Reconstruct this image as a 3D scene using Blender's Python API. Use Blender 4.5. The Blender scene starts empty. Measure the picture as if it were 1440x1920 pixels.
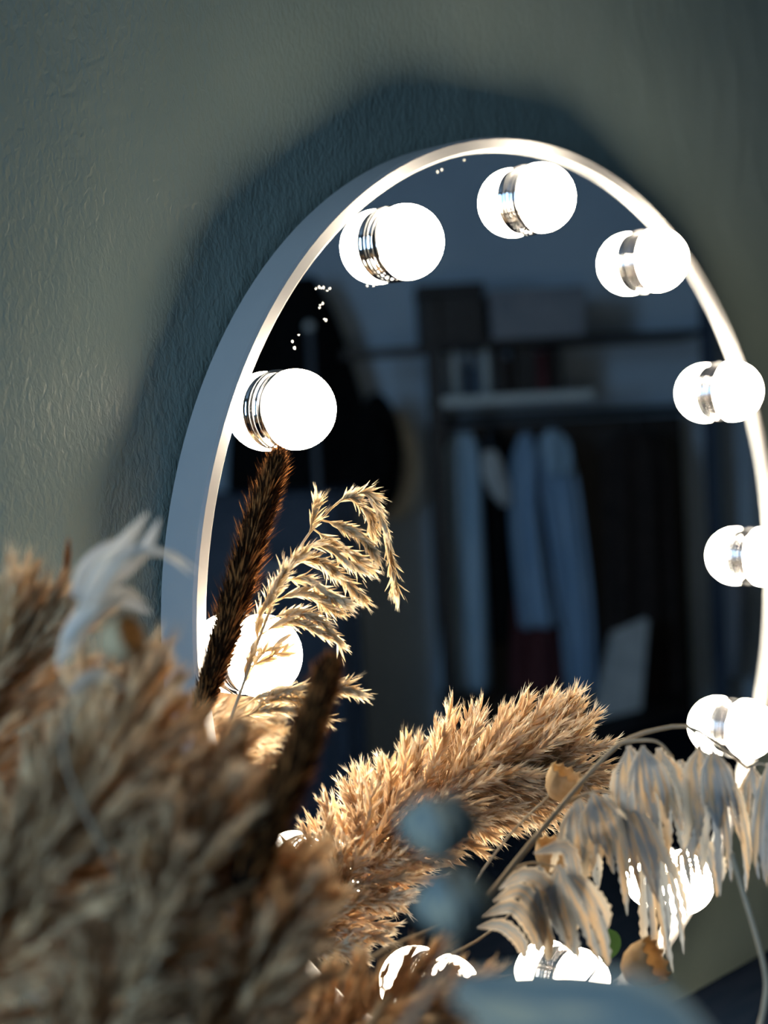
import bpy, bmesh, math, random
from mathutils import Vector, Matrix
random.seed(7)
PI = math.pi
C = bpy.context.collection
SC = bpy.context.scene

# ------------------------------------------------------------------ camera
U = 0.021                                   # metres per fitted unit (a bulb globe has radius 1 unit)
F_PX = 2792.13                              # focal length in pixels of the 1440x1920 frame
TABLE_Z = 0.75
MC = Vector((0, 0, TABLE_Z + 14.75 * U))    # centre of the mirror glass; the glass lies in the plane Y = 0
R = Matrix(((0.6954, -0.0522, 0.7168), (0.0800, 0.9968, -0.0051), (-0.7142, 0.0609, 0.6973)))
T = Vector((4.8199, -2.5172, -44.6785))
W = Matrix(((1, 0, 0), (0, 0, -1), (0, 1, 0)))
CR = W @ R.transposed()
CL = MC + (W @ (-(R.transposed() @ T))) * U
cam_d = bpy.data.cameras.new('camera'); cam = bpy.data.objects.new('camera', cam_d); C.objects.link(cam)
m = CR.to_4x4(); m.translation = CL
cam.matrix_world = m
cam_d.sensor_fit = 'VERTICAL'; cam_d.sensor_height = 36.0
cam_d.lens = F_PX * 36.0 / 1920.0
cam_d.clip_start = 0.01
cam_d.dof.use_dof = True
cam_d.dof.focus_distance = 35.3 * U
cam_d.dof.aperture_fstop = 5.6
SC.camera = cam

# ------------------------------------------------------------------ world, daylight, exposure
SC.view_settings.view_transform = 'Standard'
SC.view_settings.look = 'None'
SC.view_settings.gamma = 1.0
SC.view_settings.exposure = 0.30
SC.view_settings.use_curve_mapping = False
w = bpy.data.worlds.new('world'); SC.world = w; w.use_nodes = True
w.node_tree.nodes['Background'].inputs[0].default_value = (0.35, 0.52, 0.72, 1)
w.node_tree.nodes['Background'].inputs[1].default_value = 0.4
ld = bpy.data.lights.new('window_daylight', 'AREA'); ld.shape = 'RECTANGLE'; ld.size = 0.62; ld.size_y = 1.2
ld.energy = 24.0; ld.color = (0.42, 0.69, 1.0)
lo = bpy.data.objects.new('window_daylight', ld); C.objects.link(lo)
lo.location = (-2.24, -.43, 1.55); lo.rotation_euler = (PI/2, 0, -PI/2)
BULB = (1.0, 0.85, 0.65)
BULB_POWER = 62.0

# ------------------------------------------------------------------ helpers
def at(px, py, z):
    """A point of the real scene: z units in front of the camera, seen at pixel (px, py)."""
    return CL + (CR @ Vector(((px - 720) / F_PX * z, -(py - 960) / F_PX * z, -z))) * U
class MB:
    def __init__(s): s.v = []; s.f = []; s.m = []; s.uv = {}; s.smooth = True
    def add(s, vs, fs, mat=0, uvs=None):
        o = len(s.v); s.v += [tuple(v) for v in vs]
        for f in fs:
            s.f.append(tuple(o + i for i in f)); s.m.append(mat)
        if uvs:
            for i, u in enumerate(uvs): s.uv[o + i] = u
    def box(s, lo, hi, mat=0, fr=None):
        vs = [Vector((x, y, z)) for x in (lo[0], hi[0]) for y in (lo[1], hi[1]) for z in (lo[2], hi[2])]
        if fr: vs = [fr(v) for v in vs]
        s.add(vs, [(0,1,3,2),(4,6,7,5),(0,4,5,1),(2,3,7,6),(0,2,6,4),(1,5,7,3)], mat)
    def tube(s, pts, rads, n=8, mat=0, cap=True):
        rings = []
        ref = None
        for i, p in enumerate(pts):
            t = (pts[min(i+1, len(pts)-1)] - pts[max(i-1, 0)]).normalized()
            if ref is None: ref = t.orthogonal().normalized()
            ref = (ref - t * ref.dot(t)).normalized(); b = t.cross(ref)
            r = rads[i] if hasattr(rads, '__len__') else rads
            rings.append([p + (ref * math.cos(2*PI*k/n) + b * math.sin(2*PI*k/n)) * r for k in range(n)])
        vs = [v for r in rings for v in r]; fs = []
        for i in range(len(pts)-1):
            for k in range(n):
                fs.append((i*n+k, i*n+(k+1) % n, (i+1)*n+(k+1) % n, (i+1)*n+k))
        if cap:
            fs.append(tuple(range(n-1, -1, -1))); fs.append(tuple((len(pts)-1)*n+k for k in range(n)))
        s.add(vs, fs, mat)
    def lathe(s, prof, n, fr, mat=0, closed=False):
        """prof = [(radius, height)] turned about local Z; fr maps local to world."""
        vs = [fr(Vector((r*math.cos(2*PI*k/n), r*math.sin(2*PI*k/n), h))) for r, h in prof for k in range(n)]
        fs = []; L = len(prof)
        for i in range(L if closed else L-1):
            j = (i+1) % L
            for k in range(n): fs.append((i*n+k, i*n+(k+1) % n, j*n+(k+1) % n, j*n+k))
        s.add(vs, fs, mat)
    def blade(s, p0, d, side, L, wd, mat=0, fold=0.25, curve=0.0):
        """a narrow lanceolate blade: 3 cross rows and a point"""
        nrm = d.cross(side).normalized(); vs = []
        for t, k in ((0.0, 0.35), (0.35, 1.0), (0.7, 0.62)):
            c = p0 + d*(L*t) + nrm*(curve*L*t*t)
            vs += [c - side*(wd*k*.5) , c + nrm*(wd*k*fold), c + side*(wd*k*.5)]
        vs.append(p0 + d*L + nrm*curve*L)
        s.add(vs, [(0,1,4,3),(1,2,5,4),(3,4,7,6),(4,5,8,7),(6,7,9),(7,8,9)], mat)
    def mesh(s, name, mats):
        me = bpy.data.meshes.new(name); me.from_pydata(s.v, [], s.f)
        for mt in (mats if isinstance(mats, (list, tuple)) else [mats]): me.materials.append(mt)
        me.polygons.foreach_set('material_index', s.m)
        me.polygons.foreach_set('use_smooth', [s.smooth] * len(s.f))
        if s.uv:
            ul = me.uv_layers.new(name='UVMap')
            for lp in me.loops: ul.data[lp.index].uv = s.uv.get(lp.vertex_index, (0, 0))
        me.update(); return me
    def build(s, name, mats, parent=None, **kw):
        o = bpy.data.objects.new(name, s.mesh(name, mats)); C.objects.link(o)
        if parent: o.parent = parent; o.matrix_parent_inverse = Matrix.Translation(-parent.location)
        for k, v in kw.items(): o[k] = v
        return o
def recalc(o):
    bm = bmesh.new(); bm.from_mesh(o.data); bmesh.ops.recalc_face_normals(bm, faces=bm.faces); bm.to_mesh(o.data); bm.free(); return o
def bevel(o, wd, seg=2):
    b = o.modifiers.new('bevel', 'BEVEL'); b.width = wd; b.segments = seg; b.limit_method = 'ANGLE'; return o
def empty(name, loc, label, cat, group=None):
    o = bpy.data.objects.new(name, None); C.objects.link(o); o.location = loc; o.empty_display_size = .02
    return tag(o, label, cat, group)
def tag(o, label, cat, group=None):
    o['label'] = label; o['category'] = cat
    if group: o['group'] = group
    return o
def spline(pts, n):
    """Catmull-Rom through points (any dimension vectors), n samples"""
    P = [Vector(p) for p in pts]; P = [2*P[0]-P[1]] + P + [2*P[-1]-P[-2]]; out = []
    segs = len(P) - 3
    for i in range(n):
        u = i/(n-1)*segs; k = min(int(u), segs-1); t = u-k
        a, b, c, d = P[k:k+4]
        out.append(0.5*((2*b) + (c-a)*t + (2*a-5*b+4*c-d)*t*t + (3*b-a-3*c+d)*t*t*t))
    return out
def wpath(pts, n): return [at(*p) for p in spline(pts, n)]

# ------------------------------------------------------------------ materials
def mat(name, col, rough=.6, metal=0., spec=.5, **kw):
    mt = bpy.data.materials.new(name); mt.use_nodes = True
    b = mt.node_tree.nodes['Principled BSDF']
    b.inputs['Base Color'].default_value = (*col, 1); b.inputs['Roughness'].default_value = rough
    b.inputs['Metallic'].default_value = metal; b.inputs['Specular IOR Level'].default_value = spec
    return mt
def noise_col(mt, c1, c2, scale, detail=4, coord='Object', stretch=None, lo_=.35, hi_=.65):
    nt = mt.node_tree; b = nt.nodes['Principled BSDF']
    tc = nt.nodes.new('ShaderNodeTexCoord'); nz = nt.nodes.new('ShaderNodeTexNoise'); cr = nt.nodes.new('ShaderNodeValToRGB')
    mp = nt.nodes.new('ShaderNodeMapping')
    if stretch: mp.inputs['Scale'].default_value = stretch
    nz.inputs['Scale'].default_value = scale; nz.inputs['Detail'].default_value = detail
    cr.color_ramp.elements[0].position = lo_; cr.color_ramp.elements[1].position = hi_
    cr.color_ramp.elements[0].color = (*c1, 1); cr.color_ramp.elements[1].color = (*c2, 1)
    nt.links.new(tc.outputs[coord], mp.inputs[0]); nt.links.new(mp.outputs[0], nz.inputs[0])
    nt.links.new(nz.outputs[0], cr.inputs[0]); nt.links.new(cr.outputs[0], b.inputs['Base Color'])
    return mt, nz, cr
def bump(mt, scale, strength, dist, detail=6):
    nt = mt.node_tree; b = nt.nodes['Principled BSDF']
    tc = nt.nodes.new('ShaderNodeTexCoord'); nz = nt.nodes.new('ShaderNodeTexNoise'); bp = nt.nodes.new('ShaderNodeBump')
    nz.inputs['Scale'].default_value = scale; nz.inputs['Detail'].default_value = detail
    bp.inputs['Strength'].default_value = strength; bp.inputs['Distance'].default_value = dist
    nt.links.new(tc.outputs['Object'], nz.inputs[0]); nt.links.new(nz.outputs[0], bp.inputs['Height'])
    nt.links.new(bp.outputs[0], b.inputs['Normal']); return nz
def dry(name, c1, c2, trans=.45, scale=60, rough=.7, rnd=.35):
    """dry plant matter: light passes through it; colour wanders over the piece and from piece to piece"""
    mt = bpy.data.materials.new(name); mt.use_nodes = True; nt = mt.node_tree; N = nt.nodes; L = nt.links
    N.clear()
    out = N.new('ShaderNodeOutputMaterial'); mix = N.new('ShaderNodeMixShader'); df = N.new('ShaderNodeBsdfDiffuse'); tr = N.new('ShaderNodeBsdfTranslucent')
    ge = N.new('ShaderNodeNewGeometry'); oi = N.new('ShaderNodeObjectInfo'); nz = N.new('ShaderNodeTexNoise'); ad = N.new('ShaderNodeMath'); ad2 = N.new('ShaderNodeMath'); cr = N.new('ShaderNodeValToRGB')
    nz.inputs['Scale'].default_value = scale; nz.inputs['Detail'].default_value = 2
    L.new(ge.outputs['Position'], nz.inputs[0])
    ad.operation = 'MULTIPLY_ADD'; ad.inputs[1].default_value = rnd; L.new(oi.outputs['Random'], ad.inputs[0]); L.new(nz.outputs[0], ad.inputs[2])
    ad2.operation = 'SUBTRACT'; ad2.inputs[1].default_value = rnd/2; L.new(ad.outputs[0], ad2.inputs[0])
    cr.color_ramp.elements[0].position = .3; cr.color_ramp.elements[1].position = .7
    cr.color_ramp.elements[0].color = (*c1, 1); cr.color_ramp.elements[1].color = (*c2, 1)
    L.new(ad2.outputs[0], cr.inputs[0]); L.new(cr.outputs[0], df.inputs[0]); L.new(cr.outputs[0], tr.inputs[0])
    mix.inputs[0].default_value = trans; L.new(df.outputs[0], mix.inputs[1]); L.new(tr.outputs[0], mix.inputs[2]); L.new(mix.outputs[0], out.inputs[0])
    return mt
def leafmat(name, base, vein, edge, trans=.3, freq=9.0):
    """grey dried leaf: streaks along its length and a paler rim, from its own UVs"""
    mt = bpy.data.materials.new(name); mt.use_nodes = True; nt = mt.node_tree; N = nt.nodes; L = nt.links
    N.clear()
    out = N.new('ShaderNodeOutputMaterial'); mix = N.new('ShaderNodeMixShader'); df = N.new('ShaderNodeBsdfDiffuse'); tr = N.new('ShaderNodeBsdfTranslucent')
    uv = N.new('ShaderNodeUVMap'); mp = N.new('ShaderNodeMapping'); nz = N.new('ShaderNodeTexNoise'); cr = N.new('ShaderNodeValToRGB')
    mp.inputs['Scale'].default_value = (freq, 2.2, 1); nz.inputs['Scale'].default_value = 1.0; nz.inputs['Detail'].default_value = 3
    oi = N.new('ShaderNodeObjectInfo'); ml = N.new('ShaderNodeMath'); ml.operation = 'MULTIPLY'; ml.inputs[1].default_value = 40
    L.new(oi.outputs['Random'], ml.inputs[0]); L.new(ml.outputs[0], mp.inputs['Location'])
    L.new(uv.outputs[0], mp.inputs[0]); L.new(mp.outputs[0], nz.inputs[0]); L.new(nz.outputs[0], cr.inputs[0])
    cr.color_ramp.elements[0].position = .47; cr.color_ramp.elements[1].position = .60
    cr.color_ramp.elements[0].color = (*base, 1); cr.color_ramp.elements[1].color = (*vein, 1)
    sx = N.new('ShaderNodeSeparateXYZ'); L.new(uv.outputs[0], sx.inputs[0])
    s1 = N.new('ShaderNodeMath'); s1.operation = 'SUBTRACT'; s1.inputs[1].default_value = .5; L.new(sx.outputs[0], s1.inputs[0])
    s2 = N.new('ShaderNodeMath'); s2.operation = 'ABSOLUTE'; L.new(s1.outputs[0], s2.inputs[0])
    mr = N.new('ShaderNodeMapRange'); mr.inputs[1].default_value = .32; mr.inputs[2].default_value = .5; L.new(s2.outputs[0], mr.inputs[0])
    mc = N.new('ShaderNodeMix'); mc.data_type = 'RGBA'; L.new(mr.outputs[0], mc.inputs[0]); L.new(cr.outputs[0], mc.inputs[6]); mc.inputs[7].default_value = (*edge, 1)
    L.new(mc.outputs[2], df.inputs[0]); L.new(mc.outputs[2], tr.inputs[0])
    mix.inputs[0].default_value = trans; L.new(df.outputs[0], mix.inputs[1]); L.new(tr.outputs[0], mix.inputs[2]); L.new(mix.outputs[0], out.inputs[0])
    return mt
M = {}
M['wall'] = noise_col(mat('plaster_paint', (.1, .12, .11), .42, spec=.35), (.205, .262, .240), (.238, .296, .270), 6)[0]
_nt = M['wall'].node_tree
_b = _nt.nodes['Principled BSDF']
_tc = _nt.nodes.new('ShaderNodeTexCoord'); _mp = _nt.nodes.new('ShaderNodeMapping'); _mp.inputs['Scale'].default_value = (1.5, 1, .75); _mp.inputs['Rotation'].default_value = (0, .35, 0)
_n1 = _nt.nodes.new('ShaderNodeTexNoise'); _n1.inputs['Scale'].default_value = 250; _n1.inputs['Detail'].default_value = 3; _n1.inputs['Distortion'].default_value = .6
_n2 = _nt.nodes.new('ShaderNodeTexNoise'); _n2.inputs['Scale'].default_value = 28; _n2.inputs['Detail'].default_value = 2
_ad = _nt.nodes.new('ShaderNodeMath'); _ad.operation = 'MULTIPLY_ADD'; _ad.inputs[1].default_value = 1.5
_bp = _nt.nodes.new('ShaderNodeBump'); _bp.inputs['Strength'].default_value = .42; _bp.inputs['Distance'].default_value = .0016
_nt.links.new(_tc.outputs['Object'], _mp.inputs[0]); _nt.links.new(_mp.outputs[0], _n1.inputs[0]); _nt.links.new(_mp.outputs[0], _n2.inputs[0])
_nt.links.new(_n2.outputs[0], _ad.inputs[0]); _nt.links.new(_n1.outputs[0], _ad.inputs[2]); _nt.links.new(_ad.outputs[0], _bp.inputs['Height']); _nt.links.new(_bp.outputs[0], _b.inputs['Normal'])
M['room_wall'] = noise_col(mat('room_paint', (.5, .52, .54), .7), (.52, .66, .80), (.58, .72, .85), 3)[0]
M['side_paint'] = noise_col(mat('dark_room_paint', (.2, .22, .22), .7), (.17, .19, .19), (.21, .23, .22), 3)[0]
M['ceiling'] = noise_col(mat('ceiling_paint', (.5, .5, .5), .8), (.25, .25, .25), (.3, .3, .3), 3)[0]
M['floor'] = noise_col(mat('floor_boards', (.06, .045, .035), .5), (.045, .033, .027), (.08, .06, .045), 8, stretch=(1, 12, 1))[0]
M['table'] = noise_col(mat('dark_table', (.006, .007, .01), 1.0, spec=.0), (.002, .004, .008), (.004, .006, .011), 14, stretch=(1, 9, 1))[0]
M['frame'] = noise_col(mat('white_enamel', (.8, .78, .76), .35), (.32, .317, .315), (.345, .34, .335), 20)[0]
M['mirror'] = mat('mirror_glass', (.80, .84, .86), 0.0, 1.0)
M['chrome'] = mat('polished_chrome', (.82, .82, .84), .08, 1.0)
bump(M['chrome'], 260, .05, .0004)
M['bulb'] = bpy.data.materials.new('lit_opal_bulb'); M['bulb'].use_nodes = True
_b = M['bulb'].node_tree.nodes['Principled BSDF']; _b.inputs['Base Color'].default_value = (.9, .88, .85, 1)
_b.inputs['Emission Color'].default_value = (*BULB, 1); _b.inputs['Emission Strength'].default_value = BULB_POWER
M['speck'] = mat('dust', (.8, .8, .78), .6)
M['tan'] = dry('reed_tan', (.54, .37, .22), (.93, .74, .50), .55, 90)
M['tan_grey'] = dry('reed_grey_tan', (.46, .29, .16), (.99, .77, .49), .57, 110, rnd=.6)
M['hair'] = dry('reed_hair', (.85, .72, .54), (.97, .88, .72), .5, 60)
M['warm_hair'] = dry('reed_warm_hair', (.82, .60, .37), (.98, .80, .54), .5, 60)
M['cream'] = dry('oat_cream', (.62, .48, .29), (.84, .74, .56), .5, 120)
M['straw'] = dry('straw', (.46, .38, .27), (.62, .52, .38), .2, 60)
M['brown'] = dry('dark_brown_bristle', (.024, .011, .006), (.065, .03, .014), .4, 80)
M['core'] = dry('dark_brown_core', (.012, .007, .005), (.03, .016, .01), .0, 60)
M['rust'] = dry('rust_bristle', (.44, .17, .05), (.70, .30, .10), .6, 80)
M['leaf'] = leafmat('grey_dried_leaf', (.36, .40, .43), (.70, .53, .34), (.95, .85, .68), .45)
M['pale_leaf'] = leafmat('pale_dried_leaf', (.74, .75, .74), (.80, .74, .62), (.86, .82, .72), .34, 5)
M['euc'] = leafmat('blue_grey_eucalyptus', (.19, .24, .245), (.46, .42, .31), (.42, .40, .32), .18, 4)
M['euc_twig'] = dry('eucalyptus_twig', (.42, .30, .20), (.55, .42, .30), .1)
M['pod'] = dry('seed_cup', (.52, .35, .18), (.80, .62, .38), .4, 120)
M['green'] = dry('green_leaf', (.04, .10, .03), (.08, .17, .06), .2)
M['vase'] = noise_col(mat('stoneware', (.3, .28, .25), .6), (.28, .26, .24), (.36, .33, .30), 30)[0]
M['black'] = noise_col(mat('black_paint', (.012, .012, .014), .5), (.010, .010, .012), (.018, .018, .022), 10)[0]
M['blackcloth'] = noise_col(mat('black_wool', (.008, .008, .009), .95, spec=.1), (.006, .006, .007), (.012, .012, .013), 40)[0]
M['greybox'] = noise_col(mat('grey_card', (.3, .31, .34), .8), (.26, .28, .32), (.33, .34, .37), 12)[0]
M['board'] = noise_col(mat('pale_board', (.5, .55, .55), .5), (.62, .70, .70), (.72, .77, .77), 10)[0]
M['denim'] = noise_col(mat('blue_cotton', (.2, .33, .5), .9), (.26, .42, .62), (.38, .55, .74), 14, stretch=(3, 3, .4))[0]
M['ltblue'] = noise_col(mat('pale_blue_cotton', (.3, .45, .6), .9), (.34, .52, .68), (.48, .64, .78), 14, stretch=(3, 3, .4))[0]
M['red'] = noise_col(mat('dark_red_wool', (.11, .03, .035), .95), (.08, .02, .025), (.13, .04, .045), 20)[0]
M['brownc'] = noise_col(mat('dark_brown_wool', (.025, .017, .015), .95), (.02, .014, .013), (.035, .023, .02), 20)[0]
M['white'] = noise_col(mat('white_cotton', (.6, .62, .62), .9), (.52, .55, .56), (.66, .68, .68), 20)[0]
M['strawhat'] = noise_col(mat('woven_straw', (.55, .48, .33), .8), (.70, .66, .54), (.82, .78, .66), 60)[0]
M['bluegrey'] = noise_col(mat('blue_grey_paint', (.06, .1, .16), .6), (.03, .055, .10), (.05, .08, .13), 8)[0]
M['polemetal'] = mat('grey_metal', (.25, .28, .33), .35, .6); bump(M['polemetal'], 120, .03, .001)

# ------------------------------------------------------------------ the room
WALL_Y = 1.45 * U                            # the wall the mirror stands against
TILT = math.radians(-1.0)                    # that wall runs a degree off the mirror's plane
def wally(x): return WALL_Y - math.tan(TILT) * x
A_, B_ = (-2.2, wally(-2.2)), (4.2, wally(4.2))
Cc, D_, E_ = (4.2, -1.08), (1.3, -4.05), (-2.2, -4.05)
H = 2.5; TH = .10
def struct(name, mb, mt): return recalc(mb.build(name, mt, None, kind='structure'))
def wall_seg(name, p, q, mt, holes=None):
    mb = MB(); mb.smooth = False
    d = Vector((q[0]-p[0], q[1]-p[1], 0)); Ln = d.length; d.normalize(); n = Vector((-d.y, d.x, 0))
    fr = lambda v: Vector((p[0], p[1], 0)) + d*v.x + n*v.y + Vector((0, 0, v.z))
    if not holes: mb.box((0, 0, 0), (Ln, TH, H), 0, fr)
    else:
        x0, x1, z0, z1 = holes
        mb.box((0, 0, 0), (x0, TH, H), 0, fr); mb.box((x1, 0, 0), (Ln, TH, H), 0, fr)
        mb.box((x0, 0, 0), (x1, TH, z0), 0, fr); mb.box((x0, 0, z1), (x1, TH, H), 0, fr)
    return struct(name, mb, mt), fr
wall_seg('wall_back', B_, A_, M['wall'])[0].data.flip_normals() if False else None
def outward(name, p, q, mt, holes=None): return wall_seg(name, p, q, mt, holes)
outward('wall_back', A_, B_, M['wall'])
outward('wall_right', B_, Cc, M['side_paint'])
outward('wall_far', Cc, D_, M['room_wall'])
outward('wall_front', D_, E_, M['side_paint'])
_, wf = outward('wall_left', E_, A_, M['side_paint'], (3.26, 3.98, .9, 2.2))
mb = MB(); mb.smooth = False
for a, b in (((3.26, .02, .9), (3.31, .08, 2.2)), ((3.93, .02, .9), (3.98, .08, 2.2)), ((3.31, .02, .9), (3.93, .08, .95)), ((3.31, .02, 2.15), (3.93, .08, 2.2))): mb.box(a, b, 0, wf)
struct('window_1', mb, M['frame'])
mb = MB(); mb.smooth = False; mb.box((-2.3, -4.15, -.1), (4.3, .25, 0)); struct('floor', mb, M['floor'])
mb = MB(); mb.smooth = False; mb.box((-2.3, -4.15, H), (4.3, .25, H+.1)); struct('ceiling', mb, M['ceiling'])

# ------------------------------------------------------------------ table
t = empty('dressing_table', (-.1, -.28, 0), 'dark dressing table top running back to the wall under the mirror', 'table')
mb = MB(); mb.smooth = False; mb.box((-1.05, -.56, TABLE_Z-.03), (1.05, wally(-1.05) - .001, TABLE_Z))
bevel(mb.build('tabletop', M['table'], t), .003)
for x in (-1.0, .95):
    for y in (-.52, -.06):
        mb = MB(); mb.smooth = False; mb.box((x, y, 0), (x+.05, y+.05, TABLE_Z-.03)); mb.build('leg', M['table'], t)

# ------------------------------------------------------------------ mirror with bulbs
def mfr(v): return MC + Vector((v.x, -v.z, v.y)) * U       # (right, up, out of the glass) in units
mir = empty('vanity_mirror', (0, 0, TABLE_Z), 'round white-framed vanity mirror ringed with lit globe bulbs against the wall', 'mirror')
Ri, Ro, hl, Dp = 13.12, 13.52, .235, 1.09
mb = MB()
prof = [(Ri, -.02), (Ri, hl-.06), (Ri+.06, hl), (Ro-.07, hl), (Ro, hl-.08), (Ro, -Dp+.05), (Ro-.05, -Dp), (Ri, -Dp), (Ri, -.3)]
mb.lathe(prof, 160, mfr, closed=True); o = recalc(mb.build('frame', M['frame'], mir))
o.data.polygons.foreach_set('use_smooth', [True]*len(o.data.polygons)); o.modifiers.new('es', 'EDGE_SPLIT').split_angle = math.radians(30)
mb = MB(); mb.smooth = False
n = 128
vs = [mfr(Vector((Ri*math.cos(2*PI*k/n), Ri*math.sin(2*PI*k/n), h))) for h in (0, -.28) for k in range(n)]
mb.add(vs, [tuple(range(n)), tuple(range(2*n-1, n-1, -1))] + [(k, n+k, n+(k+1) % n, (k+1) % n) for k in range(n)])
recalc(mb.build('mirror_glass', M['mirror'], mir))
mb = MB(); mb.lathe([(0, -13.3), (3.6, -13.3)], 4, mfr) if False else None
mb = MB(); mb.smooth = False
bz = TABLE_Z
mb.box((-.06, -.05, bz), (.06, .02, bz+.010)); mb.box((-.04, -.012, bz+.014), (.04, .018, MC.z - Ro*U + .004))
bevel(mb.build('base', M['frame'], mir), .003)
gm = MB(); cm = MB()
rr = 1.0; hc = .545; cut = -.12                            # opal dome: a sphere cut just above the collar
pr = [(0, hc+rr)] + [(rr*math.sin(a), hc+rr*math.cos(a)) for a in [PI*k/28 for k in range(1, 16)]]
pr = [p for p in pr if p[1] > hc+cut] + [(.985, hc+cut), (.90, hc+cut-.01), (0.0, hc+cut-.01)]
gm.lathe(pr, 48, lambda v: v*U)
cm.lathe([(.0, .0), (.99, .0), (1.02, .04), (1.02, .10), (.95, .15), (.93, .2), (.96, .24), (.96, .36), (.93, hc+cut-.02), (.0, hc+cut-.02)], 48, lambda v: v*U)
g_me = gm.mesh('globe', M['bulb']); c_me = cm.mesh('collar', M['chrome'])
for me in (g_me, c_me):
    bm = bmesh.new(); bm.from_mesh(me); bmesh.ops.remove_doubles(bm, verts=bm.verts, dist=1e-6); bmesh.ops.recalc_face_normals(bm, faces=bm.faces); bm.to_mesh(me); bm.free()
for k in range(12):
    a = PI/2 - math.radians(30)*(k-1)
    o = bpy.data.objects.new('light_bulb', g_me); C.objects.link(o); o.parent = mir
    o.matrix_parent_inverse = Matrix.Translation(-mir.location)
    o.location = mfr(Vector((11.754*math.cos(a), 11.754*math.sin(a), 0))); o.rotation_euler = (PI/2, 0, 0)
    c = bpy.data.objects.new('collar', c_me); C.objects.link(c); c.parent = o
mb = MB()
def glass(px, py):                                        # where the sight line meets the glass
    d = (at(px, py, 30) - CL); k = -CL.y / d.y; return CL + d*k
for px, py in ((592, 541), (598, 538), (602, 540), (606, 539), (613, 545), (618, 541), (600, 572), (605, 569), (599, 577), (611, 600), (608, 598), (560, 628), (548, 640), (552, 652), (688, 536), (470, 770), (700, 537), (820, 322), (828, 318), (870, 300)):
    p = glass(px, py); r = random.uniform(.0004, .0009)
    mb.lathe([(0, .0006), (r*.7, .0005), (r, 0)], 7, lambda v, p=p: p + Vector((v.x, -v.z - .0001, v.y*random.uniform(.8, 1.6))))
mb.build('dust_specks', M['speck'], mir, kind='stuff')

# ------------------------------------------------------------------ dried plants
def tuft_mesh(name, mats, seed, nsp=15, hairs=6, wd=.075, ln=.30, hl_=.16, spread=.42):
    rg = random.Random(seed); mb = MB()
    bend = rg.uniform(-.12, .12), rg.uniform(-.12, .12)
    sp = lambda t: Vector((bend[0]*t*t, bend[1]*t*t, t))
    pts = [sp(i/5) for i in range(6)]; mb.tube(pts, [.012, .011, .01, .008, .006, .004], 4, 0)
    for i in range(nsp):
        t = .12 + .86*(i/(nsp-1)); p = sp(t*.9); az = i*2.4 + rg.uniform(-.5, .5); s = spread*rg.uniform(.5, 1.25)*(1.1-.5*t)
        d = Vector((math.cos(az)*s, math.sin(az)*s, 1)).normalized(); L = ln*rg.uniform(.75, 1.15)
        side = d.orthogonal().normalized(); side = Matrix.Rotation(rg.uniform(0, PI), 3, d) @ side
        for q in range(2):
            dd = (d + side.cross(d)*(.16 if q else -.10)).normalized()
            mb.blade(p, dd, side, L*(1 if q else .86), wd*rg.uniform(.8, 1.2), 0, .3, .08 if q else -.08)
        for h in range(hairs):
            hd = (d*1.0 + Vector((rg.uniform(-1, 1), rg.uniform(-1, 1), rg.uniform(-.3, .5)))*.34).normalized()
            b = p + d*(L*rg.uniform(.25, .8)); sd = hd.orthogonal().normalized()*.007
            mb.add([b-sd, b+sd, b+hd*hl_*rg.uniform(.7, 1.3)], [(0, 1, 2)], 1)
    return mb.mesh(name, mats)
TUFT = [tuft_mesh('tuft', [M['tan'], M['hair']], 100+i, nsp=22, hairs=8, wd=.058, ln=.24, hl_=.14, spread=.7) for i in range(6)]
TUFTG = [tuft_mesh('tuft', [M['tan_grey'], M['warm_hair']], 200+i, nsp=24, hairs=6, wd=.052, ln=.25, spread=.44) for i in range(6)]
MOUTH = at(500, 2120, 21.5)                                # where the stems leave the vase
stem_n = [0]
def into_vase(p0, nxt):
    """points from inside the vase up to p0"""
    stem_n[0] += 1; a = stem_n[0]*2.4
    b = MOUTH + Vector((math.cos(a)*.016, math.sin(a)*.016, -.09)); mth = MOUTH + Vector((math.cos(a)*.022, math.sin(a)*.022, .0))
    return [b, mth, mth.lerp(p0, .5) + Vector((0, 0, .012)), p0]
def stem_part(path, parent, r0, r1, mt, root=True, name='stem'):
    pts = spline((into_vase(path[0], path[1])[:-1] if root else []) + list(path), 28)
    mb = MB(); mb.tube(pts, [r0 + (r1-r0)*i/(len(pts)-1) for i in range(len(pts))], 7)
    return mb.build(name, mt, parent)
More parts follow.
